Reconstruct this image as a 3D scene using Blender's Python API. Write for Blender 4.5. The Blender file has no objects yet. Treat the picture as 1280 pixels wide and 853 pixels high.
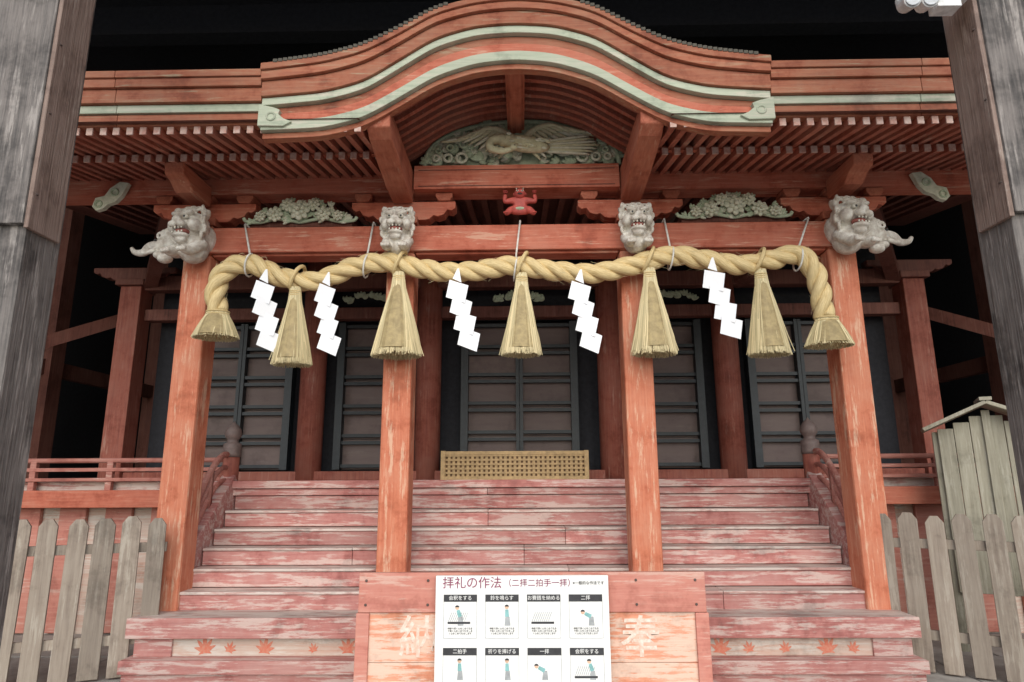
import bpy, bmesh, math, random
import numpy as np
from mathutils import Vector, Matrix, Euler
random.seed(7)
S=bpy.context.scene
# ------------------------------------------------------------------ materials
def newmat(name):
    m=bpy.data.materials.new(name); m.use_nodes=True
    nt=m.node_tree; b=nt.nodes['Principled BSDF']
    return m,nt,b
def N(nt,t,**k):
    n=nt.nodes.new(t)
    for a,v in k.items():
        if a in n.inputs: n.inputs[a].default_value=v
        else: setattr(n,a,v)
    return n
def L(nt,a,b): nt.links.new(a,b)
def ramp(nt,fac,stops):
    r=nt.nodes.new('ShaderNodeValToRGB'); L(nt,fac,r.inputs[0])
    e=r.color_ramp.elements
    while len(e)<len(stops): e.new(.5)
    for i,(p,c) in enumerate(stops):
        e[i].position=p; e[i].color=c if len(c)==4 else (*c,1)
    return r
def mix(nt,f,a,b,mode='MIX'):
    m=nt.nodes.new('ShaderNodeMix'); m.data_type='RGBA'; m.blend_type=mode
    if isinstance(f,(int,float)): m.inputs[0].default_value=f
    else: L(nt,f,m.inputs[0])
    for i,v in ((6,a),(7,b)):
        if isinstance(v,tuple): m.inputs[i].default_value=(*v,1) if len(v)==3 else v
        else: L(nt,v,m.inputs[i])
    return m.outputs[2]
def noise(nt,vec,scale,detail=3,rough=.6):
    n=N(nt,'ShaderNodeTexNoise'); n.inputs['Scale'].default_value=scale
    n.inputs['Detail'].default_value=detail; n.inputs['Roughness'].default_value=rough
    L(nt,vec,n.inputs['Vector']); return n.outputs[0]
def paint(name,base,dark,worn,amt=.35,axis='z',rough=.75,bump=.3,grain=18,patch=2.6,dirt=.4,isl=.16,stain=.35):
    m,nt,b=newmat(name)
    tc=N(nt,'ShaderNodeTexCoord'); mp=N(nt,'ShaderNodeMapping')
    sc={'x':(1,grain,grain),'y':(grain,1,grain),'z':(grain,grain,1)}[axis]
    mp.inputs['Scale'].default_value=sc; L(nt,tc.outputs['Object'],mp.inputs[0])
    mp2=N(nt,'ShaderNodeMapping')
    sc2={'x':(.7,4,4),'y':(4,.7,4),'z':(4,4,.7)}[axis]
    mp2.inputs['Scale'].default_value=sc2; L(nt,tc.outputs['Object'],mp2.inputs[0])
    geo=N(nt,'ShaderNodeNewGeometry')
    g=noise(nt,mp.outputs[0],2.4,3,.7)
    big=noise(nt,tc.outputs['Object'],2.6,5,.72)
    gr=ramp(nt,g,[(.30,(0,0,0)),(.55,(1,1,1))]).outputs[0]
    col=mix(nt,gr,dark,base)
    hl=ramp(nt,g,[(.56,(0,0,0)),(.74,(.5,.5,.5))]).outputs[0]
    col=mix(nt,hl,col,worn)
    col=mix(nt,ramp(nt,big,[(.4,(0,0,0)),(.66,(stain,)*3)]).outputs[0],col,worn)
    w1=noise(nt,mp2.outputs[0],patch,6,.75)
    ad=N(nt,'ShaderNodeMath',operation='MULTIPLY_ADD'); L(nt,g,ad.inputs[0]); ad.inputs[1].default_value=.5; L(nt,w1,ad.inputs[2])
    t=1.0-amt*.30
    wm=ramp(nt,ad.outputs[0],[(max(0,t-.05),(0,0,0)),(min(1,t+.03),(1,1,1))]).outputs[0]
    col=mix(nt,wm,col,worn)
    dm=ramp(nt,big,[(.28,(1-dirt,)*3),(.47,(1,1,1))]).outputs[0]
    col=mix(nt,1.0,col,dm,'MULTIPLY')
    ir=ramp(nt,geo.outputs['Random Per Island'],[(0,(1-isl,1-isl,1-isl)),(1,(1,1,1))]).outputs[0]
    col=mix(nt,1.0,col,ir,'MULTIPLY')
    L(nt,col,b.inputs['Base Color']); b.inputs['Roughness'].default_value=rough
    bp=N(nt,'ShaderNodeBump'); bp.inputs['Strength'].default_value=bump; bp.inputs['Distance'].default_value=.01
    L(nt,g,bp.inputs['Height']); L(nt,bp.outputs[0],b.inputs['Normal'])
    return m
def simple(name,c,rough=.7,c2=None,scale=20,bump=.2):
    m,nt,b=newmat(name); tc=N(nt,'ShaderNodeTexCoord')
    n=noise(nt,tc.outputs['Object'],scale,3,.65)
    c2=c2 or tuple(v*.7 for v in c)
    col=mix(nt,ramp(nt,n,[(.35,(0,0,0)),(.65,(1,1,1))]).outputs[0],c2,c)
    L(nt,col,b.inputs['Base Color']); b.inputs['Roughness'].default_value=rough
    if bump>.05:
        bp=N(nt,'ShaderNodeBump'); bp.inputs['Strength'].default_value=bump; bp.inputs['Distance'].default_value=.01
        L(nt,n,bp.inputs['Height']); L(nt,bp.outputs[0],b.inputs['Normal'])
    return m
M={}
M['pillar']=paint('pillar_paint',(.64,.19,.095),(.53,.13,.062),(.74,.43,.29),.5,'z',patch=3)
M['beam']=paint('beam_paint',(.54,.135,.075),(.42,.09,.048),(.64,.33,.23),.38,'x')
M['beamy']=paint('bracket_paint',(.47,.13,.07),(.35,.085,.045),(.54,.27,.18),.25,'y')
M['roofred']=paint('fascia_paint',(.40,.12,.06),(.29,.075,.04),(.42,.29,.19),.32,'x',dirt=.5)
M['rafter']=paint('rafter_paint',(.45,.125,.078),(.36,.085,.05),(.52,.29,.22),.25,'y',isl=.3)
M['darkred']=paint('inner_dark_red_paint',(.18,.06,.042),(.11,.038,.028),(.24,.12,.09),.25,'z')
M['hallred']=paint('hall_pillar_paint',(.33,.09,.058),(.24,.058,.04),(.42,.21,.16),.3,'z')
M['step']=paint('step_paint',(.50,.19,.165),(.39,.125,.11),(.62,.45,.40),.68,'x',patch=3.8,isl=.24,dirt=.45)
M['tread']=paint('tread_paint',(.54,.31,.27),(.43,.20,.175),(.66,.56,.50),.9,'x',patch=3.4,isl=.24,dirt=.45)
M['rail']=paint('rail_paint',(.42,.15,.115),(.33,.10,.075),(.55,.34,.28),.4,'x')
M['boxred']=paint('box_paint',(.58,.22,.165),(.50,.165,.125),(.64,.38,.31),.42,'x')
M['boxor']=paint('box_worn_paint',(.70,.29,.17),(.64,.23,.13),(.72,.50,.39),.85,'x',patch=5)
M['green']=paint('pale_green_paint',(.46,.51,.39),(.35,.40,.30),(.55,.53,.43),.55,'x')
M['white_worn']=paint('white_worn_panel_paint',(.58,.45,.37),(.55,.32,.24),(.64,.57,.5),.6,'x')
M['kanji']=simple('kanji_white_paint',(.74,.66,.58),.8,(.68,.42,.32),30,.05)
M['tip']=simple('rafter_tip_paint',(.62,.48,.42),.8,(.48,.25,.2))
M['fence']=paint('fence_weathered_wood',(.36,.295,.235),(.25,.195,.155),(.46,.40,.33),.45,'z',isl=.35)
M['board']=paint('notice_weathered_wood',(.38,.355,.27),(.27,.245,.18),(.48,.45,.36),.4,'z',isl=.3)
M['post']=paint('old_post_wood',(.15,.13,.12),(.045,.04,.038),(.30,.27,.25),.5,'z',bump=.9,grain=24,dirt=.7)
M['post2']=paint('old_post_plank',(.25,.17,.14),(.14,.09,.07),(.34,.27,.23),.4,'z',bump=.8,grain=24,dirt=.5)
M['frame']=simple('door_frame_black_lacquer',(.02,.028,.034),.5)
M['panel']=paint('door_panel_wood',(.175,.13,.12),(.145,.105,.10),(.21,.165,.15),.2,'x',grain=6,bump=.1)
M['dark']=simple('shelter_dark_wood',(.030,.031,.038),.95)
M['shingle']=simple('roof_shingle',(.12,.11,.09),.9,scale=40)
M['ground']=simple('stone_paving',(.36,.34,.31),.9,(.26,.24,.22),6)
M['soil']=simple('ground_gravel',(.32,.30,.27),.95,(.2,.19,.17),30)
M['paper']=simple('white_paper',(.88,.89,.91),.6,(.86,.87,.90),5,.02)
M['string']=simple('white_string',(.8,.78,.72))
M['black']=simple('black_ink',(.04,.04,.045))
M['grey']=simple('grey_ink',(.4,.42,.43))
M['purple']=simple('purple_red_ink',(.28,.05,.12))
M['signw']=simple('sign_board_white',(.80,.80,.78),.35,(.78,.78,.76),3,.01)
M['teal']=simple('printed_teal',(.25,.5,.5)); M['skinp']=simple('printed_skin',(.75,.5,.35))
M['stone']=simple('weathered_bronze',(.20,.145,.13),.6)
M['gold']=simple('straw_gold_lattice',(.56,.38,.18),.6)
M['goldback']=simple('gold_lattice_backing',(.22,.12,.055),.7)
M['carv']=simple('carving_white_paint',(.74,.71,.64),.8,(.46,.40,.34),18,.5)
M['carvr']=simple('carving_red_paint',(.34,.10,.08))
M['cgreen']=simple('carving_green_paint',(.48,.56,.41),.8,(.34,.40,.28),18,.5)
M['cream']=simple('carving_cream_paint',(.68,.68,.56),.8,(.50,.52,.40),18,.5)
M['ochre']=simple('carving_ochre_paint',(.62,.60,.42),.8,(.47,.46,.30),25,.5)
M['demon']=simple('demon_red_paint',(.52,.09,.07),.6,(.36,.06,.05))
M['leafp']=simple('maple_leaf_paint',(.56,.15,.09),.8,(.55,.25,.17),40)
M['eye']=simple('eye_white',(.72,.68,.58)); M['pup']=simple('eye_black',(.03,.03,.03),.3)
M['metal']=simple('white_plastic_housing',(.75,.75,.75),.35); M['glass']=simple('lamp_lens',(.5,.52,.55),.1)
M['nail']=simple('iron_nail',(.10,.07,.06))
def straw(name,c,c2,su,sv,isl=0):
    m,nt,b=newmat(name)
    uv=N(nt,'ShaderNodeUVMap'); mp=N(nt,'ShaderNodeMapping'); mp.inputs['Scale'].default_value=(su,sv,1)
    L(nt,uv.outputs[0],mp.inputs[0]); n=noise(nt,mp.outputs[0],1,4,.7)
    tc=N(nt,'ShaderNodeTexCoord'); n2=noise(nt,tc.outputs['Object'],9,3,.6)
    col=mix(nt,ramp(nt,n,[(.35,(0,0,0)),(.6,(1,1,1))]).outputs[0],c2,c)
    col=mix(nt,ramp(nt,n2,[(.4,(0,0,0)),(.75,(.6,.6,.6))]).outputs[0],col,tuple(v*.78 for v in c))
    if isl:
        geo=N(nt,'ShaderNodeNewGeometry')
        ir=ramp(nt,geo.outputs['Random Per Island'],[(0,(1-isl,1-isl,1-isl*1.1)),(1,(1,1,1))]).outputs[0]
        col=mix(nt,1.0,col,ir,'MULTIPLY')
    L(nt,col,b.inputs['Base Color']); b.inputs['Roughness'].default_value=.6
    if not isl:
        bp=N(nt,'ShaderNodeBump'); bp.inputs['Strength'].default_value=.7; bp.inputs['Distance'].default_value=.006
        L(nt,n,bp.inputs['Height']); L(nt,bp.outputs[0],b.inputs['Normal'])
    return m
M['rope']=straw('straw_rope',(.80,.63,.33),(.57,.41,.18),14,26)
M['tassel']=straw('straw_tassel',(.82,.70,.42),(.70,.57,.32),2,3,.42)
M['tcore']=simple('straw_core',(.44,.34,.17))
# ------------------------------------------------------------------ builder
class B:
    def __init__(s): s.v=[];s.f=[];s.m=[];s.uv=[];s.mats=[]
    def mi(s,k):
        if k not in s.mats: s.mats.append(k)
        return s.mats.index(k)
    def add(s,vs,fs,k,uvs=None):
        o=len(s.v); s.v+= [tuple(v) for v in vs]; i=s.mi(k)
        for j,f in enumerate(fs):
            s.f.append([o+a for a in f]); s.m.append(i); s.uv.append(uvs[j] if uvs else None)
    def box(s,x0,x1,y0,y1,z0,z1,k,rot=None,piv=None):
        vs=[Vector((x,y,z)) for x in (x0,x1) for y in (y0,y1) for z in (z0,z1)]
        if rot is not None:
            p=Vector(piv) if piv else Vector(((x0+x1)/2,(y0+y1)/2,(z0+z1)/2))
            vs=[rot@(v-p)+p for v in vs]
        s.add(vs,[(0,1,3,2),(4,6,7,5),(0,4,5,1),(2,3,7,6),(0,2,6,4),(1,5,7,3)],k)
    def bar(s,a,b,w,h,k,up=(0,0,1)):
        a=Vector(a);b=Vector(b);t=(b-a).normalized();u=Vector(up);r=t.cross(u).normalized();u=r.cross(t)
        vs=[p+r*i*w/2+u*j*h/2 for p in (a,b) for i,j in ((-1,-1),(1,-1),(1,1),(-1,1))]
        s.add(vs,[(0,3,2,1),(4,5,6,7),(0,1,5,4),(1,2,6,5),(2,3,7,6),(3,0,4,7)],k)
    def prism(s,pts,y0,y1,k,mtx=None):
        n=len(pts); vs=[Vector((x,y0,z)) for x,z in pts]+[Vector((x,y1,z)) for x,z in pts]
        if mtx: vs=[mtx@v for v in vs]
        s.add(vs,[tuple(range(n)),tuple(range(2*n-1,n-1,-1))]+[(i,i+n,(i+1)%n+n,(i+1)%n) for i in range(n)],k)
    def band(s,xs,zt,zb,y0,y1,k):
        n=len(xs); vs=[]
        for x,a,b in zip(xs,zt,zb): vs+=[(x,y0,a),(x,y0,b),(x,y1,b),(x,y1,a)]
        fs=[]
        for i in range(n-1):
            o=i*4
            for j in range(4): fs.append((o+j,o+4+j,o+4+(j+1)%4,o+(j+1)%4))
        fs+=[(0,1,2,3),(4*n-4,4*n-1,4*n-2,4*n-3)]
        s.add(vs,fs,k)
    def tube(s,P,R,k,seg=8,cap=True,sc=(1,1),uscale=1):
        P=[Vector(p) for p in P]; n=len(P)
        if not hasattr(R,'__len__'): R=[R]*n
        T=[(P[min(i+1,n-1)]-P[max(i-1,0)]).normalized() for i in range(n)]
        a=Vector((0,1,0)) if abs(T[0].y)<.9 else Vector((1,0,0))
        nn=(a-T[0]*a.dot(T[0])).normalized(); vs=[];ln=0;us=[]
        for i in range(n):
            if i: ln+=(P[i]-P[i-1]).length
            us.append(ln*uscale)
            nn=(nn-T[i]*nn.dot(T[i])).normalized(); bb=T[i].cross(nn)
            for j in range(seg):
                t=2*math.pi*j/seg; vs.append(P[i]+(nn*math.cos(t)*sc[0]+bb*math.sin(t)*sc[1])*R[i])
        fs=[];uv=[]
        for i in range(n-1):
            for j in range(seg):
                j2=(j+1)%seg; fs.append((i*seg+j,i*seg+j2,(i+1)*seg+j2,(i+1)*seg+j))
                uv.append([(us[i],j/seg),(us[i],(j+1)/seg),(us[i+1],(j+1)/seg),(us[i+1],j/seg)])
        if cap:
            fs+=[tuple(range(seg-1,-1,-1)),tuple((n-1)*seg+j for j in range(seg))]; uv+=[None,None]
        s.add(vs,fs,k,uv)
    def lathe(s,prof,c,k,seg=20):
        c=Vector(c); s.tube([c+Vector((0,0,z)) for r,z in prof],[max(r,.0005) for r,z in prof],k,seg)
    def ell(s,c,r,k,rot=(0,0,0),seg=12,rings=8):
        m=Euler(rot).to_matrix(); c=Vector(c); vs=[c+m@Vector((0,0,r[2]))]
        for i in range(1,rings):
            p=math.pi*i/rings
            for j in range(seg):
                t=2*math.pi*j/seg; vs.append(c+m@Vector((r[0]*math.sin(p)*math.cos(t),r[1]*math.sin(p)*math.sin(t),r[2]*math.cos(p))))
        vs.append(c+m@Vector((0,0,-r[2]))); e=len(vs)-1; fs=[]
        for j in range(seg): fs.append((0,1+j,1+(j+1)%seg))
        for i in range(rings-2):
            for j in range(seg): fs.append((1+i*seg+j,1+(i+1)*seg+j,1+(i+1)*seg+(j+1)%seg,1+i*seg+(j+1)%seg))
        o=1+(rings-2)*seg
        for j in range(seg): fs.append((o+j,e,o+(j+1)%seg))
        s.add(vs,fs,k)
    def torus(s,c,R,r,k,rot=(0,0,0),seg=14,ms=6):
        m=Euler(rot).to_matrix(); c=Vector(c); vs=[];fs=[]
        for i in range(seg):
            a=2*math.pi*i/seg
            for j in range(ms):
                b=2*math.pi*j/ms; vs.append(c+m@Vector(((R+r*math.cos(b))*math.cos(a),r*math.sin(b),(R+r*math.cos(b))*math.sin(a))))
        for i in range(seg):
            for j in range(ms): fs.append((i*ms+j,i*ms+(j+1)%ms,((i+1)%seg)*ms+(j+1)%ms,((i+1)%seg)*ms+j))
        s.add(vs,fs,k)
    def obj(s,name,parent=None,bevel=0,smooth=False,remesh=0,loc=None):
        me=bpy.data.meshes.new(name); me.from_pydata(s.v,[],s.f)
        for k in s.mats: me.materials.append(M[k])
        me.polygons.foreach_set('material_index',s.m)
        if any(u for u in s.uv):
            ul=me.uv_layers.new(name='UVMap')
            for p,u in zip(me.polygons,s.uv):
                if u:
                    for li,c in zip(p.loop_indices,u): ul.data[li].uv=c
        bm=bmesh.new(); bm.from_mesh(me); bmesh.ops.recalc_face_normals(bm,faces=bm.faces); bm.to_mesh(me); bm.free()
        if smooth: me.polygons.foreach_set('use_smooth',[True]*len(me.polygons))
        o=bpy.data.objects.new(name,me); S.collection.objects.link(o)
        if remesh:
            r=o.modifiers.new('r','REMESH'); r.mode='VOXEL'; r.voxel_size=remesh; r.use_smooth_shade=True
            q=o.modifiers.new('s','SMOOTH'); q.iterations=2; q.factor=.4
        if bevel:
            r=o.modifiers.new('b','BEVEL'); r.width=bevel; r.segments=2; r.limit_method='ANGLE'; r.angle_limit=.7
        if parent: o.parent=parent
        if loc: o.location=loc
        return o
def empty(name,loc=(0,0,0)):
    e=bpy.data.objects.new(name,None); S.collection.objects.link(e); e.location=loc; e.empty_display_size=.1; return e
def crom(P,n=12):
    P=[Vector(p) for p in P]; out=[]
    Q=[P[0]*2-P[1]]+P+[P[-1]*2-P[-2]]
    for i in range(1,len(Q)-2):
        a,b,c,d=Q[i-1:i+3]
        for j in range(n):
            t=j/n; out.append(.5*((2*b)+(c-a)*t+(2*a-5*b+4*c-d)*t*t+(3*b-a-3*c+d)*t**3))
    out.append(P[-1]); return out
# ------------------------------------------------------------------ ground / shelter
b=B(); b.add([(-150,-150,0),(150,-150,0),(150,150,0),(-150,150,0)],[(0,1,2,3)],'soil'); b.obj('ground')
b=B()
for i in range(-6,7):
    for j in range(0,8):
        x=i*1.1+(j%2)*.5; y=-4+j*.8
        b.box(x-.545,x+.545,y-.395,y+.395,-.05,.035+random.uniform(-.003,.003),'ground')
b.obj('stone_pavement',bevel=.008)
sh=empty('shelter_hall')
b=B()
b.box(-8,8,-3.4,9,6.6,6.75,'dark'); b.obj('ceiling',sh)
b=B(); b.box(-7.2,-7.0,-1.8,9,0,6.6,'dark'); b.box(7.0,7.2,-1.8,9,0,6.6,'dark'); b.box(-7.2,7.2,8.8,9,0,6.6,'dark'); b.obj('walls',sh)
b=B()
for y in (-1.2,1,3.2,5.4): b.box(-7,7,y-.1,y+.1,6.25,6.6,'dark')
for s in (-1,1):
    for y in (.6,3,5.5): b.box(s*6.2-.12,s*6.2+.12,y-.12,y+.12,0,6.6,'darkred')
    b.bar((s*6.2,.6,2.2),(s*4.9,2.4,3.4),.14,.14,'darkred')
    b.bar((s*6.2,.6,2.9),(s*6.2,5.5,2.9),.1,.2,'darkred'); b.bar((s*6.2,.6,1.2),(s*6.2,5.5,1.2),.1,.16,'darkred')
b.obj('beams',sh)
def bigpost(s,name):
    b=B()
    xi=s*2.412; xo=s*2.80
    b.box(min(xi,xo),max(xi,xo),-2.30,-2.06,0,6.6,'post')
    xp=xi-s*.025
    b.box(min(xi-s*.001,xp),max(xi-s*.001,xp),-2.325,-2.10,2.67,6.6,'post2')
    b.box(min(xi+s*.0,xo),max(xi,xo),-2.335,-2.302,2.69,6.6,'post')
    for z in (2.85,3.3,3.7): b.lathe([(0,0),(.012,0),(.012,.01),(0,.012)],(xi-s*.02,-2.3,z),'nail',8)
    return b.obj(name,bevel=.010)
bigpost(-1,'timber_post'); bigpost(1,'timber_post')
# ------------------------------------------------------------------ shrine building
shr=empty('shrine_building')
W=2.773
for i,x in enumerate((-W,-1,1,W)):
    b=B(); b.box(x-.12,x+.12,0,.24,.10 if abs(x)>2 else .449,3.36,'pillar')
    b.box(x-.117,x+.117,.003,.237,3.36,3.63,'pillar')
    b.obj('pillar_%d'%i,shr,bevel=.020)
b=B()
for a,c in ((-W+.121,-1.121),(-.879,.879),(1.121,W-.121)):
    b.box(a,c,.03,.21,3.35,3.62,'beam')
for a,c in ((-W-.1,-1.001),(-.999,.999),(1.001,W+.1)): b.box(a,c,-.02,.027,3.37,3.60,'beam')
b.obj('tie_beam',shr,bevel=.012)
def hijiki(b,cx,cy,z,hl,h,dy,k):
    pts=[]
    prof=[(1,1),(1,.66),(.93,.5),(.84,.56),(.78,.30),(.66,.18),(.58,.26),(.5,.05),(.42,0)]
    for a,t in prof: pts.append((cx+hl*a,z+h*t))
    for a,t in reversed(prof): pts.append((cx-hl*a,z+h*t))
    b.prism(pts,cy-dy,cy+dy,k)
b=B()
for x in (-W,-1,1,W):
    b.box(x-.13,x+.13,-.0,.25,3.632,3.70,'beamy')
    hijiki(b,x,.12,3.68,.46,.17,.07,'beam')
    for dx in (-.36,0,.36):
        b.prism([(x+dx-.05,3.852),(x+dx+.05,3.852),(x+dx+.075,3.89),(x+dx+.075,3.925),(x+dx-.075,3.925),(x+dx-.075,3.89)],.03,.21,'beamy')
b.obj('brackets',shr,bevel=.006)
b=B()
b.box(-4.6,-.9,.02,.22,3.93,4.10,'beam'); b.box(.9,4.6,.02,.22,3.93,4.10,'beam')
b.box(-.899,.899,-.04,.20,3.93,4.15,'beam')
b.box(-.86,.86,-.045,-.041,3.95,3.958,'darkred'); b.box(-.86,.86,-.045,-.041,4.10,4.108,'darkred')
b.obj('purlin_beams',shr,bevel=.01)
b=B()
def yprism(b,x,hw,prof,k):
    vs=[(x-hw,y,z) for y,z in prof]+[(x+hw,y,z) for y,z in prof]; n=len(prof)
    b.add(vs,[tuple(range(n)),tuple(range(2*n-1,n-1,-1))]+[(i,i+n,(i+1)%n+n,(i+1)%n) for i in range(n)],k)
for s in (-1,1):
    yprism(b,s*1.0,.088,[(.02,3.82),(-.3,3.83),(-.6,3.87),(-.9,3.92),(-1.0,3.97),(-1.02,4.12),(.02,4.12)],'beamy')
    yprism(b,s*W,.08,[(.0,3.80),(-.3,3.80),(-.40,3.86),(-.48,3.88),(-.5,3.98),(.0,3.98)],'beamy')
    yprism(b,s*4.3,.08,[(.0,3.80),(-.3,3.80),(-.40,3.86),(-.48,3.88),(-.5,3.98),(.0,3.98)],'beamy')
b.obj('forward_bracket_beams',shr,bevel=.012)
b=B()
xs=np.arange(1.14,4.5,.098)
for s in (-1,1):
    for x in xs:
        X=s*x+random.uniform(-.004,.004)
        b.bar((X,-1.03,3.945),(X,-.40,4.085),.044,.06,'rafter'); b.box(X-.023,X+.023,-1.038,-1.028,3.912,3.968,'tip')
        X+=.045
        b.bar((X,-.55,3.985),(X,.05,4.105),.046,.06,'rafter'); b.box(X-.024,X+.024,-.56,-.548,3.952,4.008,'tip')
    a,c=sorted((s*1.12,s*4.6))
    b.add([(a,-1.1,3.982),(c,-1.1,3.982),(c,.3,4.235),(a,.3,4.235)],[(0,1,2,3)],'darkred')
    b.box(a,c,-.50,-.45,4.02,4.06,'beam')
b.obj('rafters',shr)
hx=[0,.29,.58,.83,1.09,1.38,1.83]
T_=[4.94,4.91,4.83,4.67,4.53,4.45,4.39]; G1_=[4.70,4.68,4.59,4.42,4.245,4.165,4.127]; G2_=[4.494,4.465,4.365,4.20,4.04,3.965,3.95]
XS=np.linspace(-1.83,1.83,81)
def cur(t):
    X=np.linspace(-1.83,1.83,401); Z=np.interp(np.abs(X),hx,t)
    k=np.hanning(41);k/=k.sum(); Zp=np.pad(Z,20,mode='edge'); Z=np.convolve(Zp,k,'valid')
    return np.interp(XS,X,Z)
T,G1,G2=cur(T_),cur(G1_),cur(G2_)
b=B(); mid=(T*.55+G1*.45); q1=T*.8+G1*.2
b.band(XS,T,q1+.002,-1.165,-.9,'roofred'); b.band(XS,q1,mid+.004,-1.145,-.9,'roofred'); b.band(XS,mid,G1+.03,-1.115,-.9,'roofred')
b.band(XS,G1+.027,G1-.03,-1.09,-.95,'green')
b.band(XS,G1-.033,(G1+G2)/2+.005,-1.045,-.95,'roofred'); b.band(XS,(G1+G2)/2,G2+.033,-1.065,-.96,'beam')
b.band(XS,G2+.03,G2-.045,-1.085,-.98,'green'); b.band(XS,G2-.047,G2-.09,-1.04,-.97,'roofred')
for s in (-1,1):
    for c0,c1 in ((1.833,2.9),(2.903,4.0),(4.003,4.7)):
        a,c=sorted((s*c0,s*c1))
        b.box(a,c,-1.14,-.9,4.31,4.365,'roofred'); b.box(a,c,-1.125,-.9,4.24,4.307,'roofred'); b.box(a,c,-1.10,-.9,4.13,4.237,'roofred')
        b.box(a,c,-1.07,-.95,4.065,4.127,'green'); b.box(a,c,-1.05,-.97,3.972,4.062,'roofred')
    pts=[(s*1.845,4.10),(s*1.845,3.93),(s*1.66,3.925),(s*1.60,3.96),(s*1.66,3.985),(s*1.70,4.02),(s*1.69,4.055),(s*1.74,4.075)]
    b.prism(pts,-1.105,-1.0,'green'); b.torus((s*1.75,-1.105,4.0),.03,.009,'green')
    for t in np.arange(.5,1.75,.036):
        z=np.interp(s*t,XS,T); b.box(s*t-.0165,s*t+.0165,-1.172,-1.0,z-.01,z+.016,'shingle')
b.obj('karahafu_gable',shr,smooth=False,bevel=.006)
b=B(); vs=[]
for x,z in zip(XS,T): vs+=[(x,-1.12,z),(x,3.2,z+.0)]
b.add(vs,[(2*i,2*i+1,2*i+3,2*i+2) for i in range(len(XS)-1)],'shingle')
for s in (-1,1):
    b.add([(s*1.82,-1.1,4.378),(s*4.8,-1.1,4.378),(s*4.8,3.4,5.9),(s*0.2,3.4,5.9)],[(0,1,2,3)],'shingle')
b.obj('roof_shingles',shr)
b=B(); Xr=XS[np.abs(XS)<=1.12]
rib=np.array([np.interp(x,XS,G2) for x in Xr])+.10
for y in np.arange(-.93,.1,.105): b.band(Xr,rib+.055,rib,y-.022,y+.022,'rafter')
vs=[]
for x,z in zip(Xr,rib): vs+=[(x,-1.0,z+.048),(x,.3,z+.048)]
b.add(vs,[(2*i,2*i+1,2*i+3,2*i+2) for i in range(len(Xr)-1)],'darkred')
b.box(-.075,.075,-1.0,0,4.50,4.62,'beamy'); b.box(-.05,.05,-1.0,.0,4.47,4.498,'beamy')
b.box(-.9,.9,.12,.16,4.1,4.62,'darkred')
b.obj('gable_ceiling',shr)
b=B()
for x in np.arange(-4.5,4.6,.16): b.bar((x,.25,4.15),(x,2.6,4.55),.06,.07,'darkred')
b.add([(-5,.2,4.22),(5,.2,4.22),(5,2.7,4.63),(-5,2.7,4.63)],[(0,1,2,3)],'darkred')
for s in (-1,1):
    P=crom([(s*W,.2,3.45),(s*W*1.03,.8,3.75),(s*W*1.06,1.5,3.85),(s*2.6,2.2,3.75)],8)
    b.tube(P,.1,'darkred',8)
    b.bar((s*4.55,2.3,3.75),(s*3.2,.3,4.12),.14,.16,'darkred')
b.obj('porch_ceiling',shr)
b=B()
for k in range(12):
    b.box(-6+k*1.0,-5.003+k*1.0,1.101,5,1.33,1.435+random.uniform(-.003,.002),'tread')
b.obj('veranda_floor',shr)
b=B()
for x in (-1.06,1.06,-2.42,2.42): b.tube([(x,2.2,1.43),(x,2.2,4.4)],.145,'hallred',24)
b.obj('round_hall_pillars',shr,smooth=True)
b=B()
for x in (-4.62,4.62):
    b.box(x-.125,x+.125,2.05,2.30,0.4,3.72,'hallred'); b.box(x-.17,x+.17,2.0,2.34,3.722,3.8,'darkred'); hijiki(b,x,2.15,3.8,.5,.16,.07,'darkred')
b.box(-4.49,4.49,2.1,2.26,3.68,3.86,'darkred')
b.box(-4.49,4.49,2.16,2.3,3.32,3.46,'darkred')
b.box(-4.49,4.49,2.1,2.34,1.437,1.54,'hallred')
b.obj('hall_frame',shr,bevel=.01)
b=B()
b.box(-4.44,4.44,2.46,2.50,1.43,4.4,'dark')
def door(x0,x1,z0,z1,cols,rows):
    b.box(x0-.05,x0+.035,2.28,2.41,z0,z1,'frame'); b.box(x1-.035,x1+.05,2.28,2.41,z0,z1,'frame')
    w=(x1-x0)/cols; h=(z1-z0)/rows
    for i in range(cols):
        for r in range(rows):
            b.box(x0+i*w+.004,x0+(i+1)*w-.004,2.392,2.44,z0+r*h+.002,z0+(r+1)*h-.002,'panel')
    for i in range(1,cols): b.box(x0+i*w-.042,x0+i*w-.003,2.295,2.39,z0,z1,'frame'); b.box(x0+i*w+.003,x0+i*w+.042,2.298,2.39,z0,z1,'frame')
    for r in range(rows+1):
        z=z0+r*h; b.box(x0,x1,2.315,2.39,z-.06,z-.022,'frame'); b.box(x0,x1,2.315,2.39,z+.022,z+.06,'frame')
door(-.64,.64,1.6,3.3,2,5)
for s in (-1,1):
    a,c=sorted((s*1.42,s*2.12)); door(a,c,1.56,3.3,1,5)
    a,c=sorted((s*2.75,s*3.9)); door(a,c,1.56,3.3,2,5)
b.obj('lattice_doors',shr)
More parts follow.
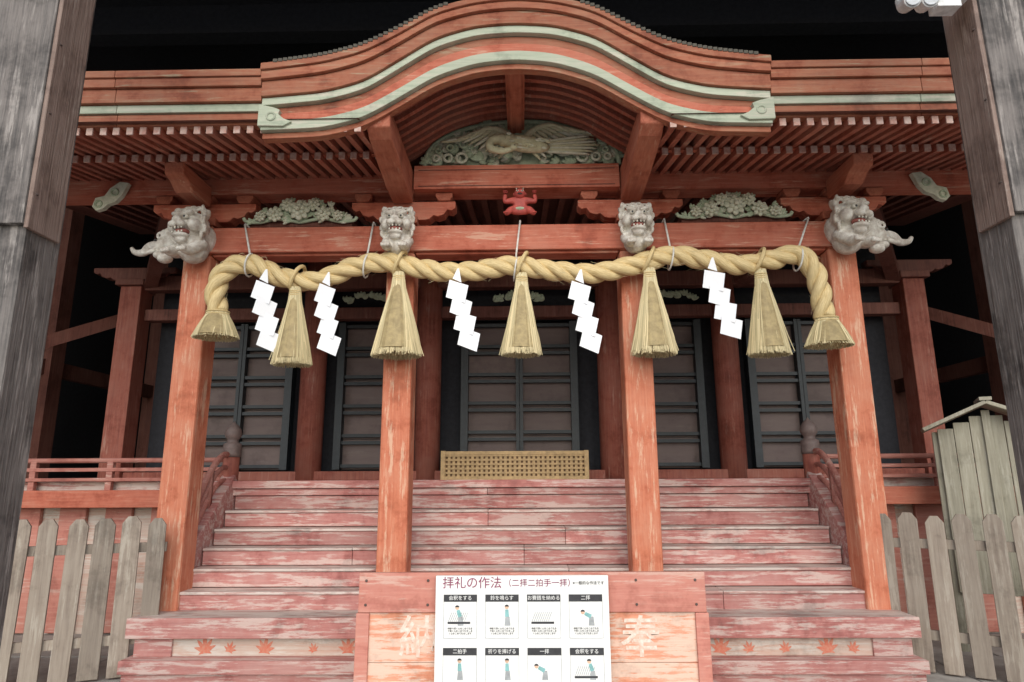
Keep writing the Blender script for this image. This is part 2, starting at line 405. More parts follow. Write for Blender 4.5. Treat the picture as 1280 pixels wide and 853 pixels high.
# ---- staircase
st=empty('wooden_staircase'); b=B()
rise=.145; run=.18
for n in range(1,6):
    z=.45+rise*n; y=.04+run*(n-1)
    cuts=[-2.68,-1.5+random.uniform(-.3,.3),-.2+random.uniform(-.4,.4),1.3+random.uniform(-.3,.3),2.68]
    if n in (2,4): cuts=[-2.68,.4,2.68]
    b.box(-2.68,2.68,y+.035,y+run+.03,.3,z-.051,'darkred')
    for a,c in zip(cuts[:-1],cuts[1:]):
        j=random.uniform(-.004,.004)
        b.box(a+.0015,c-.0015,y+.0+j,y+.03+j,z-rise+.006,z-.024,'step')
        b.box(a+.0015,c-.0015,y-.012+j,y+run+.02,z-.022+j*.5,z+j*.5,'tread')
b.box(-2.68,2.68,.95,.98,1.18,1.30,'step'); b.box(-2.9,-.3,.93,1.06,1.305,1.365,'step'); b.box(-.297,2.9,.928,1.06,1.305,1.365,'step'); b.box(-2.95,1.1,.90,1.1,1.37,1.44,'step'); b.box(1.103,2.95,.90,1.1,1.37,1.439,'step')
b.obj('steps',st,bevel=.005)
b=B()
for s in (-1,1):
    X=s*2.76
    yprism(b,X,.065,[(.02,.46),(.02,.72),(.95,1.5),(1.0,1.44),(1.0,1.05),(.3,.46)],'step')
b.obj('stringers',st,bevel=.008)
b=B()
for s in (-1,1):
    X=s*2.78
    for dz,r in ((0,.028),(-.12,.022),(-.24,.022)):
        P=crom([(X,1.0,1.68+dz),(X,.85,1.68+dz),(X,.68,1.58+dz),(X,.5,1.38+dz),(X,.36,1.2+dz),(X,.22,1.05+dz)],6)
        b.tube(P,r,'rail',10)
    b.bar((X,.62,1.15),(X,.62,1.52),.05,.05,'rail',up=(0,1,0))
b.obj('curved_handrails',st,smooth=True)
for i,s in enumerate((-1,1)):
    b=B(); c=(s*2.77,1.0,0)
    b.lathe([(.075,1.3),(.075,1.66),(.072,1.665)],c,'hallred',18)
    b.lathe([(.082,1.665),(.085,1.70),(.08,1.72),(.083,1.74),(.083,1.79),(.06,1.80),(.05,1.815),(.055,1.835),(.075,1.86),(.08,1.89),(.07,1.93),(.045,1.965),(.015,1.99),(.003,2.01)],c,'stone',18)
    b.obj('finial_newel_%d'%i,st,smooth=True)
b=B()
b.box(-2.87,2.87,-.25,.04,.40,.46,'tread'); b.box(-2.875,.5,-.275,-.252,.32,.462,'step'); b.box(.503,2.875,-.273,-.252,.32,.461,'step')
b.box(-2.72,2.72,-.22,-.19,.19,.318,'white_worn')
b.box(-2.86,2.86,-.35,-.1,.10,.19,'step'); b.box(-2.84,2.84,-.33,-.1,.0,.098,'step')
for s in (-1,1):
    a,c=sorted((s*2.54,s*2.82)); b.box(a,c,-.24,.02,.19,.318,'step')
b.obj('base_ledge',st,bevel=.006)
b=B()
def leaf(cx,cz,r,rot=0):
    pts=[]
    angs=[-28,18,54,90,126,162,208]; lens=[.55,.85,.95,1.1,.95,.85,.55]
    for i,(a,l) in enumerate(zip(angs,lens)):
        a=math.radians(a)+rot
        for d,f in ((-.22,.62),(-.11,.80),(0,1),(.11,.80),(.22,.62)):
            pts.append((cx+r*l*f*math.cos(a+d),cz+r*l*f*math.sin(a+d)))
        if i<6: a2=math.radians((angs[i]+angs[i+1])/2)+rot; pts.append((cx+r*.42*math.cos(a2),cz+r*.42*math.sin(a2)))
    pts.append((cx,cz-r*.2)); b.prism(pts,-.2225,-.2195,'leafp')
for x,r,ro in ((-2.3,.1,.1),(-2.12,.06,-.3),(-1.86,.09,-.1),(-1.5,.05,.4),(-1.25,.09,0),(1.45,.1,-.2),(1.66,.06,.3),(2.22,.1,.1),(2.4,.06,-.4),(1.92,.06,.2)): leaf(x,.232,r,ro)
b.obj('maple_leaf_painting',st)
for i,s in enumerate((-1,1)):
    b=B(); a,c=sorted((s*2.86,s*6))
    b.tube([(a,1.03,1.64),(c,1.03,1.64)],.024,'rail',10)
    b.box(a,c,1.0,1.06,1.535,1.57,'rail'); b.box(a,c,.99,1.07,1.442,1.475,'rail')
    for k in range(5):
        x=s*(3.2+k*.75); b.box(x-.03,x+.03,1.005,1.055,1.3,1.63,'rail')
    b.box(a,c,.92,1.08,1.2,1.36,'beam')
    b.box(a,c,1.2,1.24,.0,1.2,'white_worn')
    for k in range(7):
        x=s*(3.0+k*.45); b.box(x-.13,x+.13,1.15,1.197,.05,1.19,'boxred')
    b.obj('veranda_railing',bevel=.006)
# ------------------------------------------------------------------ offertory box
ob=empty('offertory_box'); b=B()
b.box(-.975,1.14,-1.10,-1.06,.655,.885,'boxred'); b.box(-.96,1.13,-1.085,-1.055,.37,.652,'boxor'); b.box(-.96,1.13,-1.084,-1.055,.10,.368,'boxor')
b.box(-.985,-.905,-1.105,-1.0,.0,.652,'boxred'); b.box(1.07,1.15,-1.105,-1.0,.0,.652,'boxred')
b.box(-.96,1.13,-1.054,-.6,.06,.74,'boxred')
b.box(-.96,1.13,-1.11,-1.06,.0,.098,'boxred')
for i in range(14):
    x=-.9+i*.15; b.box(x-.03,x+.03,-1.05,-.62,.745,.78,'step')
for x in (-.93,-.55,.72,1.08):
    for z in (.70,.84): b.tube([(x,-1.098,z),(x,-1.106,z)],.009,'nail',8)
b.obj('box_body',ob,bevel=.006)
def text(t,x,z,size,y,k,parent,name,align='CENTER'):
    c=bpy.data.curves.new(name,'FONT'); c.body=t; c.size=size; c.align_x=align; c.align_y='CENTER'; c.extrude=.0008
    o=bpy.data.objects.new(name,c); S.collection.objects.link(o); o.location=(x,y,z); o.rotation_euler=(math.pi/2,0,0)
    c.materials.append(M[k]); o.parent=parent; return o
o=text('納',-.60,.50,.25,-1.0865,'kanji',ob,'kanji_left'); o.data.offset=.003
o=text('奉',.74,.50,.25,-1.0865,'kanji',ob,'kanji_right'); o.data.offset=.003
sg=empty('instruction_sign'); b=B()
b.box(-.495,.545,-1.16,-1.135,.05,.875,'signw')
b.obj('sign_panel',sg,bevel=.003)
yy=-1.1615
text('拝礼の作法',-.455,.832,.072,yy-.001,'purple',sg,'title','LEFT'); text('（二拝二拍手一拝）',-.085,.832,.048,yy-.001,'purple',sg,'subtitle','LEFT')
text('※一般的な作法です',.33,.832,.022,yy-.001,'black',sg,'note','LEFT')
lab=['会釈をする','鈴を鳴らす','お賽銭を納める','二拝','二拍手','祈りを捧げる','一拝','会釈をする']
b=B()
for i in range(8):
    c=i%4; r=i//4; x=-.345+c*.25; z=.748-r*.298
    b.box(x-.10,x+.10,-1.163,-1.1602,z-.02,z+.02,'black')
    for (a0,a1,c0,c1) in ((x-.10,x+.10,z-.225,z-.223),(x-.10,x-.098,z-.223,z-.02),(x+.098,x+.10,z-.223,z-.02)): b.box(a0,a1,-1.1625,-1.1602,c0,c1,'grey')
    text(lab[i],x,z,.028,-1.1645,'signw',sg,'label_%d'%i)
    for q in range(3):
        text('神前で深く心をこめて礼をします'[q*2:q*2+12],x,z-.185-q*.014+.014,.0125,-1.1618,'black',sg,'caption_%d_%d'%(i,q))
    if i!=2:
        px=x+(.03 if i%2 else 0); bend=1.1 if i in (3,6) else (.35 if i in (0,7) else .03)
        b.prism([(px-.015,z-.155),(px+.02,z-.155),(px+.015,z-.105),(px-.010,z-.105)],-1.1618,-1.1601,'grey')
        e=Vector((px-math.sin(bend)*.04,0,z-.105+math.cos(bend)*.04))
        n=Vector((math.cos(bend),0,math.sin(bend)))*.012
        p0=Vector((px,0,z-.105)); pts=[p0-n,p0+n,e+n*.8,e-n*.8]
        b.prism([(p.x,p.z) for p in pts],-1.1622,-1.1601,'teal')
        hh=e+Vector((-math.sin(bend)*.014,0,math.cos(bend)*.014))
        b.prism([(hh.x+.012*math.cos(t),hh.z+.012*math.sin(t)) for t in np.linspace(0,2*math.pi,10)[:-1]],-1.1622,-1.1601,'skinp')
        b.prism([(hh.x+.013*math.cos(t),hh.z+.003+.011*math.sin(t)) for t in np.linspace(0,math.pi,7)],-1.1626,-1.1601,'black')
    if i in (0,2,7):
        for k in range(9): b.bar((x-.07+k*.012,-1.1615,z-.13),(x-.05+k*.012,-1.1615,z-.08),.001,.003,'grey',up=(0,0,1))
        b.box(x-.075,x+.06,-1.1622,-1.1601,z-.145,z-.133,'black')
b.obj('pictograms',sg)
# ------------------------------------------------------------------ lattice screen inside
b=B()
b.box(-.80,.70,1.72,1.74,1.44,1.71,'goldback')
for i in range(31):
    x=-.80+i*.05; b.box(x-.014,x+.014,1.70,1.715,1.46,1.70,'gold')
for j in range(6):
    z=1.465+j*.045; b.box(-.81,.71,1.69,1.699,z-.010,z+.010,'gold')
b.box(-.82,.72,1.68,1.75,1.70,1.735,'gold'); b.box(-.82,.72,1.675,1.75,1.438,1.47,'gold')
for x in (-.82,.70): b.box(x-.015,x+.03,1.67,1.75,1.44,1.74,'gold')
b.obj('lattice_offering_box')
# ------------------------------------------------------------------ rope
rp=empty('shimenawa_rope')
path=[(-2.457,2.797),(-2.495,2.955),(-2.467,3.109),(-2.352,3.208),(-2.185,3.208),(-1.964,3.10),(-1.727,3.055),(-1.553,3.095),(-1.374,3.175),(-1.121,3.22),(-.842,3.17),(-.575,3.124),(-.31,3.138),(-.031,3.18),(.288,3.13),(.62,3.10),(.92,3.16),(1.275,3.25),(1.552,3.208),(1.85,3.16),(2.117,3.208),(2.32,3.25),(2.438,3.11),(2.472,2.905),(2.48,2.70)]
RY=-.16
P=crom([(x,RY,z) for x,z in path],14)
cum=[0]
for i in range(1,len(P)): cum.append(cum[-1]+(P[i]-P[i-1]).length)
tot=cum[-1]; ds=.014; ss=np.arange(0,tot,ds)
A=np.array([list(p) for p in P]); PP=[Vector([np.interp(s,cum,A[:,k]) for k in range(3)]) for s in ss]
b=B(); pitch=.50
for ph in range(3):
    c=[];r=[]
    for i,p in enumerate(PP):
        t=(PP[min(i+1,len(PP)-1)]-PP[max(i-1,0)]).normalized(); n=Vector((0,1,0)); q=t.cross(n)
        a=2*math.pi*(ss[i]/pitch+ph/3)+.25*math.sin(ss[i]*2.3)
        c.append(p+(n*math.cos(a)+q*math.sin(a))*.042); r.append(.045*(1+.05*math.sin(ss[i]*7+ph*2)))
    b.tube(c,r,'rope',14)
b.obj('twisted_rope',rp,smooth=True)
b=B()
for _ in range(420):
    i=random.randrange(5,len(PP)-5); p=PP[i]; a=random.uniform(0,6.28); t=(PP[i+1]-PP[i-1]).normalized(); n=Vector((0,1,0)); q=t.cross(n)
    o=(n*math.cos(a)+q*math.sin(a)); s0=p+o*.078; l=random.uniform(.02,.06)
    b.tube([s0,s0+t*l*random.choice((-1,1))+o*l*random.uniform(.1,.6)],[.0014,.0006],'tassel',3)
b.obj('loose_straw',rp)
def tassel(x,zt,zb,w,short=False,lean=0):
    b=B(); h=zt-zb; y=RY-.03
    n=700 if not short else 480
    if not short: rr=lambda t: (.040 if t<=.12 else .040+(w/2-.046)*((t-.12)/.88)**.85)
    else: rr=lambda t: .082 if t<.12 else .082+(w/2-.086)*((t-.12)/.88)**.75
    b.tube([(x+lean*t,y,zt-h*t) for t in np.linspace(0,.93,10)],[rr(t)*.90 for t in np.linspace(0,.93,10)],'tcore',16)
    for _ in range(n):
        a=random.uniform(0,2*math.pi); f=random.uniform(.90,1.04); e=random.uniform(.95,1.01); wob=random.uniform(-.16,.16)
        stray=random.random()<.04
        pts=[]
        for t in np.linspace(0,1,6):
            tt=t*e; r=rr(tt)*(f*(.94+.06*t) if t>.15 else .99)+(t**2*random.uniform(.0,.025) if stray else 0)
            aa=a+wob*t; pts.append((x+lean*tt+r*math.cos(aa),y+r*.8*math.sin(aa),zt-h*tt))
        b.tube(pts,[.0055,.0055,.0052,.005,.0045,.003],'tassel',3,cap=False)
    for _ in range(200):
        a=random.uniform(0,6.28); f=math.sqrt(random.random())*.92
        b.tube([(x+lean*.5+rr(.5)*f*math.cos(a),y+rr(.5)*f*.8*math.sin(a),zt-h*.5),(x+lean+rr(1)*f*math.cos(a),y+rr(1)*f*.8*math.sin(a),zb+random.uniform(-.012,.012))],[.0045,.003],'tassel',3,cap=False)
    if short:
        for t in (.02,.12): b.tube([(x+.09*math.cos(k),y+.075*math.sin(k),zt-h*t) for k in np.linspace(0,2*math.pi,17)],.007,'rope',6)
    else:
        for t in (.06,.085,.11): b.tube([(x+.046*math.cos(k),y+.04*math.sin(k),zt-h*t) for k in np.linspace(0,2*math.pi,17)],.006,'rope',6)
        b.tube([(x+.1*math.cos(k)*.45,RY+.1*math.sin(k),zt+.085+.1*math.sin(k+1.57)) for k in np.linspace(0,2*math.pi,25)],.016,'rope',8)
    b.obj('straw_tassel',rp,smooth=False)
tassel(-1.823,3.00,2.35,.33,lean=.01); tassel(-.973,3.12,2.415,.41); tassel(.04,3.10,2.415,.32,lean=-.01); tassel(1.087,3.13,2.41,.36,lean=.01); tassel(1.99,3.11,2.40,.34,lean=.015)
tassel(-2.45,2.80,2.575,.37,True); tassel(2.485,2.70,2.465,.38,True)
def shide(x,zt,yaw=0,tw=0):
    b=B(); y=RY-.115; n=4; hh=.145; wd=.150; off=.035
    m=Matrix.Translation((x,y,zt))@Matrix.Rotation(yaw,4,'Z')@Matrix.Rotation(tw,4,'Y')
    z=-.02
    b.prism([(-.008,.07),(.006,.07),(.02,-.05),(-.05,-.015)],-.0008,.0008,'paper',m)
    for i in range(n):
        sl=.06
        xa=-wd/2+i*.026
        pts=[(xa,z),(xa+wd,z-sl),(xa+wd-off,z-sl-hh),(xa-off,z-hh)]
        yo=-.003*i
        t=.014 if i%2 else -.012
        vs=[(p[0],yo+(t if j in (1,2) else -t),p[1]) for j,p in enumerate(pts)]+[(p[0],yo+.0012+(t if j in (1,2) else -t),p[1]) for j,p in enumerate(pts)]
        b.add([m@Vector(v) for v in vs],[(0,1,2,3),(7,6,5,4),(0,4,5,1),(1,5,6,2),(2,6,7,3),(3,7,4,0)],'paper')
        z-=hh-.012
    b.obj('paper_shide',rp)
shide(-2.04,3.06,.2,.0); shide(-1.53,3.03,-.1,.04); shide(-.47,3.05,.1,-.05); shide(.52,3.03,0,.0); shide(1.59,3.12,-.2,-.07)
b=B()
for x,zt,zr,x2 in ((-2.36,3.62,3.28,-2.23),(-1.24,3.62,3.26,-1.25),(.03,3.62,3.22,-.01),(1.27,3.62,3.30,1.275),(2.50,3.62,3.28,2.32)):
    b.tube([(x,-.035,zt),(x2,-.17,zr-.0)],.0085,'string',6)
    b.tube([(x2+.015*math.sin(k),RY+.095*math.cos(k),zr-.075+.095*math.sin(k)) for k in np.linspace(0,2*math.pi,20)],.0075,'string',6)
    b.tube([(x,-.03,zt+.006),(x,.2,zt+.01)],.008,'string',6)
b.obj('hanging_strings',rp,smooth=True)
# ------------------------------------------------------------------ fences
def fence(p0,p1,name):
    p0=Vector(p0);p1=Vector(p1);d=(p1-p0);Ln=d.length;d.normalize();ang=math.atan2(d.y,d.x); b=B()
    base=Matrix.Translation((p0.x,p0.y,0))@Matrix.Rotation(ang,4,'Z')
    n=int(Ln/.182)
    for i in range(n):
        x=i*.182+.07; h=1.17+random.uniform(-.015,.015); w=.064+random.uniform(-.004,.004)
        m=base@Matrix.Translation((x,0,0))@Matrix.Rotation(random.uniform(-.02,.02),4,'Y')
        b.prism([(-w,.05),(w,.05),(w,h-.05),(w-.035,h),(-w+.035,h),(-w,h-.05)],-.012,.012,'fence',m)
    Le=n*.182-.05
    for z in (.3,.95):
        b.prism([(.03,z-.035),(Le,z-.035),(Le,z+.035),(.03,z+.035)],.0125,.045,'fence',base)
    for x in (.1,Le-.08): b.prism([(x-.04,0),(x+.04,0),(x+.04,1.05),(x-.04,1.05)],.046,.12,'fence',base)
    b.obj(name,bevel=.003)
fence((-4.7,-.9),(-2.62,-.1),'picket_fence'); fence((2.76,.05),(4.6,-1.0),'picket_fence')
# ------------------------------------------------------------------ notice board with little roof
nb=empty('wooden_notice_board',(4.0,.35,0)); nb.rotation_euler=(0,0,-.5); b=B()
for i in range(6):
    x=-.36+i*.12; zt=1.98-abs(x+.06)*.42; b.box(x+.002,x+.118,-.02+.003*(i%2),.01,.5,zt,'board')
b.box(-.40,-.34,.012,.07,0,1.83,'board'); b.box(.34,.40,.012,.07,0,1.83,'board'); b.box(-.03,.03,-.045,-.022,.5,2.0,'board')
for s in (-1,1):
    b.bar((0,0,2.06),(s*.47,0,1.845),.36,.03,'board',up=(0,0,1))
b.bar((0,-.19,2.085),(0,.19,2.085),.09,.03,'board')
b.obj('notice_board_body',nb,bevel=.004)
# ------------------------------------------------------------------ security light
b=B()
b.box(2.06,2.36,-2.36,-2.28,3.86,3.92,'metal')
for x in (2.04,2.13):
    b.tube([(x,-2.30,3.89),(x-.01,-2.34,3.83),(x-.02,-2.42,3.80)],[.03,.042,.044],'metal',14); b.tube([(x-.02,-2.421,3.80),(x-.021,-2.426,3.799)],.037,'glass',14)
b.box(2.18,2.30,-2.365,-2.285,3.80,3.95,'metal')
b.obj('security_floodlight',smooth=False,bevel=.004)
# ------------------------------------------------------------------ carvings
def lion(x,y,z,s,yaw=0,side=0,name='lion_dog_carving'):
    e=empty(name,(x,y,z)); e.rotation_euler=(0,0,yaw); e.scale=(s,s,s)
    b=B(); k='carv'
    b.ell((0,0,.26),(.12,.13,.115),k); b.ell((0,.03,.10),(.11,.12,.12),k)
    b.ell((0,.12,.2),(.1,.12,.12),k)
    for q in (-1,1):
        b.ell((q*.05,-.105,.318),(.048,.035,.022),k,(0,q*-.3,0)); b.ell((q*.085,-.075,.235),(.045,.06,.05),k)
        b.ell((q*.115,-.0,.335),(.02,.035,.05),k,(0,q*.5,0))
        b.ell((q*.035,-.155,.225),(.036,.03,.026),k)
        b.ell((q*.07,-.10,.035),(.042,.07,.036),k); b.tube([(q*.085,.02,.12),(q*.085,-.05,.07),(q*.07,-.1,.04)],[.05,.042,.035],k,10)
        for t in (-.025,0,.025): b.ell((q*.07+t,-.16,.028),(.014,.02,.02),k)
        for a in range(5):
            t=-.7+a*.5; b.torus((q*(.115+.012*math.sin(a)),-.03+.02*(a%2),.25+.13*math.sin(t)),.024,.013,k,rot=(0,0,q*-.9)); b.ell((q*.122,-.035,.25+.13*math.sin(t)),(.012,.012,.012),k)
    for a in range(4): b.torus((-.07+a*.047,-.045,.375+.01*(a in(1,2))),.02,.012,k,rot=(-.6,0,0))
    b.ell((0,-.155,.258),(.036,.034,.026),k); b.ell((0,-.12,.30),(.02,.05,.03),k)
    b.ell((0,-.108,.150),(.066,.055,.024),k); b.ell((0,-.1,.12),(.05,.04,.03),k)
    b.obj('lion_body',e,remesh=.006)
    b=B(); b.ell((0,-.095,.183),(.058,.045,.024),'carvr',seg=16)
    for q in (-1,1):
        b.ell((q*.048,-.125,.285),(.022,.02,.018),'eye'); b.ell((q*.048,-.143,.284),(.009,.006,.009),'pup')
        for t in (.015,.042): b.ell((q*t,-.150,.200),(.008,.007,.012),'eye',seg=6,rings=5)
        for t in (.015,.042): b.ell((q*t,-.145,.168),(.008,.006,.010),'eye',seg=6,rings=5)
    b.obj('lion_face_details',e,smooth=True)
    if side:
        b=B(); q=side
        b.ell((q*.2,.08,.17),(.13,.10,.11),k); b.ell((q*.30,.06,.15),(.085,.075,.07),k)
        b.tube(crom([(q*.33,.05,.16),(q*.42,.05,.16),(q*.48,.05,.12),(q*.56,.05,.13),(q*.6,.05,.17)],5),[.045-.0015*i for i in range(21)],k,10)
        b.tube(crom([(q*.32,-.0,.11),(q*.38,-.03,.08),(q*.43,-.03,.10)],4),[.022-.0016*i for i in range(9)],k,8)
        b.ell((q*.2,-.0,.2),(.05,.02,.07),k,(0,q*.5,0)); b.ell((q*.27,.0,.06),(.05,.05,.03),k); b.ell((q*.20,-.02,.02),(.06,.05,.035),k)
        for a in range(5): b.torus((q*(.14+.035*a),-.01,.265-.012*a),.022,.012,k)
        b.obj('baku_head',e,remesh=.006)
        b=B(); b.ell((q*.32,-.012,.185),(.012,.009,.011),'pup'); b.obj('baku_eye',e,smooth=True)
    return e
lion(-1.0,-.16,3.29,1.0); lion(1.0,-.16,3.30,1.0)
lion(-2.75,-.16,3.26,1.13,yaw=-.25,side=-1); lion(2.77,-.16,3.28,1.13,yaw=.25,side=1)
def flower(b,cx,y,cz,r,k):
    for ring,(n,rr,pr) in enumerate(((8,r*.74,r*.40),(6,r*.42,r*.32))):
        for i in range(n):
            a=2*math.pi*i/n+ring*.4
            b.ell((cx+rr*math.cos(a),y-ring*.02,cz+rr*math.sin(a)),(pr,.018,pr*.8),k,(random.uniform(-.3,.3),-a,random.uniform(-.3,.3)),10,6)
    b.ell((cx,y-.045,cz),(r*.25,.02,r*.25),k)
def lf(b,x,y,z,l,a,k):
    for t in (0,1,2):
        aa=a+(t-1)*.55; b.ell((x+math.cos(aa)*l*.6,y,z+math.sin(aa)*l*.6),(l*.6,.014,l*.26),k,(0,-aa,0),8,6)
for cx in (-1.90,1.89):
    b=B()
    fl=[(0,.10,.085),(-.21,.065,.065),(.21,.065,.065),(-.11,.15,.055),(.12,.15,.055),(-.34,.045,.045),(.34,.045,.045)]
    for x,z,r in fl: flower(b,cx+x,-.02,3.655+z,r,'cream')
    for i in range(60):
        t=random.uniform(-1,1); h=.20*(1-t*t)**.5*random.uniform(.1,1)
        lf(b,cx+t*.42,.02,3.645+h,.05,random.uniform(0,math.pi),random.choice(('cgreen','cgreen','cream')))
    for s in (-1,1):
        b.tube(crom([(cx,.03,3.66),(cx+s*.2,.02,3.69),(cx+s*.35,.02,3.66),(cx+s*.47,.02,3.67),(cx+s*.5,.02,3.70)],5),.016,'cgreen',8)
    b.box(cx-.45,cx+.45,.05,.08,3.625,3.70,'darkred')
    b.obj('peony_carving',smooth=True)
# crane relief
b=B(); cx=.05; z0=4.155; y=-.06
Wd,Hh=.86,.43
pts=[(cx+Wd*math.cos(t),z0+Hh*math.sin(t)**.8) for t in np.linspace(0,math.pi,30)]
b.prism(pts,.03,.06,'cgreen')
pts2=[(cx+Wd*math.cos(t),.0,z0+Hh*max(0,math.sin(t))**.8) for t in np.linspace(0,math.pi,30)]
b.tube(pts2,.022,'cgreen',8)
for i in range(190):
    t=random.uniform(-.97,.97); h=Hh*(1-t*t)**.5*random.uniform(.0,.92)
    lf(b,cx+t*Wd,.01-random.random()*.02,z0+h,random.uniform(.05,.09),random.uniform(.2,2.9),random.choice(['cgreen','cgreen','cream']))
for s in (-1,1):
    for t,r in ((.62,.045),(.76,.035),(.88,.028)):
        b.torus((cx+s*t*Wd,-.03,z0+.07),r,.014,'cream'); b.torus((cx+s*(t-.02)*Wd,-.03,z0+.26*(1.1-t)+.08),r*.8,.012,'cgreen')
def feather(x,z,l,a,w,k,dy=0):
    b.ell((x+math.cos(a)*l*.5,y+dy,z+math.sin(a)*l*.5),(l*.5,.018,w),k,(0,-a,0),8,8)
def wing(s,arm,n,l0,l1,a0,a1):
    Pn=crom([(cx+s*x,y-.03,z0+z) for x,z in arm],8)
    b.tube(Pn,[.035-.02*i/len(Pn) for i in range(len(Pn))],'ochre',8)
    for i in range(n):
        u=i/(n-1); p=Pn[int(u*(len(Pn)-1))]
        a=a0+(a1-a0)*u; l=l0+(l1-l0)*math.sin(u*2.2)
        aa=a if s>0 else math.pi-a
        b.ell((p.x+math.cos(aa)*l*.5,y-.012-.002*(i%3),p.z+math.sin(aa)*l*.5),(l*.5,.014,.017),'cream' if i%3 else 'ochre',(0,-aa,0),8,8)
        b.ell((p.x+math.cos(aa)*l*.22,y-.03,p.z+math.sin(aa)*l*.22),(l*.22,.016,.018),'ochre',(0,-aa,0),8,8)
wing(1,[(.02,.20),(.12,.30),(.26,.34),(.42,.28)],13,.24,.36,-.9,-.05)
wing(-1,[(.10,.20),(.18,.29),(.32,.31),(.46,.23)],13,.20,.28,-1.0,-.1)
for i in range(7): feather(cx+.15,z0+.10+.012*i,.55-.03*abs(i-3),-.08+i*.035,.015,'ochre' if i%2 else 'cream',-.02-.003*i)
b.ell((cx+.03,y-.05,z0+.15),(.22,.065,.075),'ochre',(0,.18,0)); b.ell((cx-.12,y-.05,z0+.19),(.11,.05,.06),'ochre')
for i in range(26):
    u=random.uniform(-.16,.2); v=random.uniform(-.05,.05); b.ell((cx+.03+u,y-.105,z0+.15-u*.18+v),(.026,.01,.013),random.choice(('ochre','cream')),(0,.2,0),8,6)
b.tube(crom([(cx-.15,y-.06,z0+.20),(cx-.26,y-.08,z0+.17),(cx-.27,y-.1,z0+.09),(cx-.17,y-.11,z0+.055),(cx-.08,y-.12,z0+.07)],6),[.045-.001*i for i in range(25)],'ochre',10)
b.ell((cx-.07,y-.13,z0+.075),(.036,.03,.026),'ochre'); b.tube([(cx-.04,y-.14,z0+.075),(cx+.05,y-.16,z0+.05)],[.012,.002],'cream',8); b.ell((cx-.06,y-.158,z0+.085),(.006,.004,.006),'pup')
b.obj('crane_carving',smooth=True)
for s in (-1,1):
    b=B()
    prof=[(3.42,4.02),(3.50,4.03),(3.58,3.97),(3.62,3.90),(3.70,3.88),(3.72,3.80),(3.68,3.76),(3.62,3.78),(3.58,3.82),(3.52,3.84),(3.47,3.90)]
    b.prism([(s*x,z) for x,z in prof],-.05,.0,'cream'); b.torus((s*3.66,-.055,3.82),.028,.01,'cgreen'); b.torus((s*3.53,-.055,3.93),.03,.01,'cgreen')
    b.obj('cloud_scroll_carving',bevel=.01)
for cx in (-1.75,0,1.75):
    b=B()
    for i in range(14):
        t=-1+i/6.5; lf(b,cx+t*.3,2.1,3.5+.05*(1-t*t)+random.uniform(-.02,.02),.07,random.uniform(.2,2.9),'cgreen')
    b.obj('frieze_carving',smooth=True)
# demon figure
dm=empty('demon_carving',(.03,-.07,3.635))
me=bpy.data.meshes.new('demon_body')
J=[(0,.02,.06,.05),(0,0,.11,.055),(0,-.01,.15,.052),(0,-.02,.175,.028),
   (-.08,-.03,.065,.034),(-.115,-.06,.02,.024),(-.12,-.09,.01,.02),(.08,-.03,.065,.034),(.115,-.06,.02,.024),(.12,-.09,.01,.02),
   (-.08,-.01,.155,.028),(-.135,-.02,.14,.023),(-.125,-.01,.215,.02),(.08,-.01,.155,.028),(.135,-.02,.14,.023),(.125,-.01,.215,.02)]
E=[(0,1),(1,2),(2,3),(0,4),(4,5),(5,6),(0,7),(7,8),(8,9),(2,10),(10,11),(11,12),(2,13),(13,14),(14,15)]
me.from_pydata([j[:3] for j in J],E,[]); o=bpy.data.objects.new('demon_body',me); S.collection.objects.link(o); o.parent=dm
o.modifiers.new('sk','SKIN')
for i,j in enumerate(J): me.skin_vertices[0].data[i].radius=(j[3],j[3])
me.skin_vertices[0].data[0].use_root=True
o.modifiers.new('ss','SUBSURF').render_levels=2; me.materials.append(M['demon'])
b=B(); b.ell((0,-.04,.205),(.05,.05,.045),'demon'); b.ell((0,-.09,.2),(.013,.012,.011),'demon')
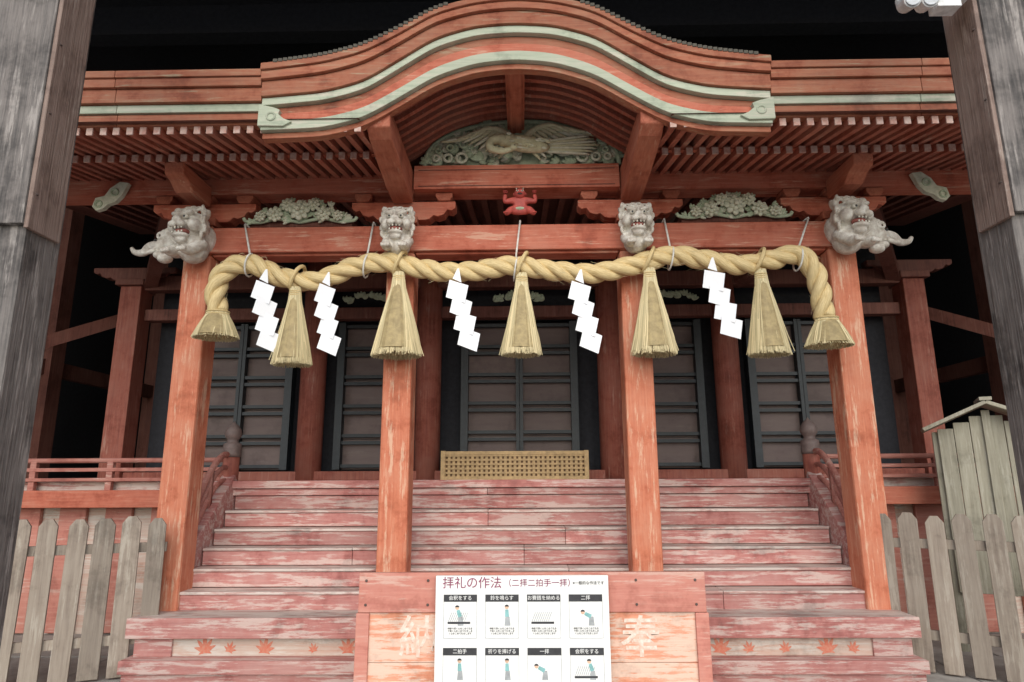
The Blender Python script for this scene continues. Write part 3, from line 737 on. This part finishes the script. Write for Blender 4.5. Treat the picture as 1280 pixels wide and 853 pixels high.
for q in (-1,1):
    b.ell((q*.02,-.083,.213),(.012,.008,.008),'eye'); b.ell((q*.02,-.091,.213),(.005,.003,.005),'pup')
    b.tube([(q*.025,-.03,.24),(q*.03,-.035,.262)],[.008,.002],'eye',8); b.ell((q*.05,-.03,.205),(.008,.012,.014),'demon'); b.ell((q*.125,-.01,.235),(.022,.02,.014),'demon')
    for f in range(4): b.ell((q*(.113+.009*f),-.03,.236),(.0045,.01,.006),'demon')
    for f in range(3): b.ell((q*(.11+.012*f),-.11,.006),(.007,.012,.007),'demon')
b.ell((0,-.083,.187),(.022,.008,.007),'pup'); b.ell((0,-.02,.232),(.045,.042,.025),'pup')
b.ell((0,.0,.072),(.068,.056,.024),'cgreen')
b.obj('demon_head_and_cloth',dm,smooth=True)
# ------------------------------------------------------------------ light & camera
w=bpy.data.worlds.new('World'); S.world=w; w.use_nodes=True; nt=w.node_tree
sky=nt.nodes.new('ShaderNodeTexSky'); sky.sky_type='NISHITA'; sky.sun_disc=False
EL=math.radians(36); AZ=math.radians(178)
sky.sun_elevation=EL; sky.sun_rotation=AZ
nt.links.new(sky.outputs[0],nt.nodes['Background'].inputs[0]); nt.nodes['Background'].inputs[1].default_value=.15
sd=bpy.data.lights.new('sun','SUN'); sd.energy=3.6; sd.angle=math.radians(75); sd.color=(1,.96,.88)
so=bpy.data.objects.new('sun',sd); S.collection.objects.link(so)
dirv=Vector((math.sin(AZ)*math.cos(EL),math.cos(AZ)*math.cos(EL),math.sin(EL)))
so.rotation_euler=dirv.to_track_quat('Z','Y').to_euler()
cd=bpy.data.cameras.new('camera'); co=bpy.data.objects.new('camera',cd); S.collection.objects.link(co)
yaw,pitch,roll=-.0165,.2095,-.0053
fw=Vector((math.sin(yaw)*math.cos(pitch),math.cos(yaw)*math.cos(pitch),math.sin(pitch)))
r0=Vector((math.cos(yaw),-math.sin(yaw),0)); u0=r0.cross(fw)
r=r0*math.cos(roll)+u0*math.sin(roll); u=-r0*math.sin(roll)+u0*math.cos(roll)
mt=Matrix((( r.x,u.x,-fw.x,.0411),(r.y,u.y,-fw.y,-5.2758),(r.z,u.z,-fw.z,1.45),(0,0,0,1)))
co.matrix_world=mt; cd.sensor_width=36; cd.lens=36*808/1280; cd.clip_end=500; cd.clip_start=.05
S.camera=co
S.view_settings.view_transform='Standard'; S.view_settings.look='None'; S.view_settings.exposure=0
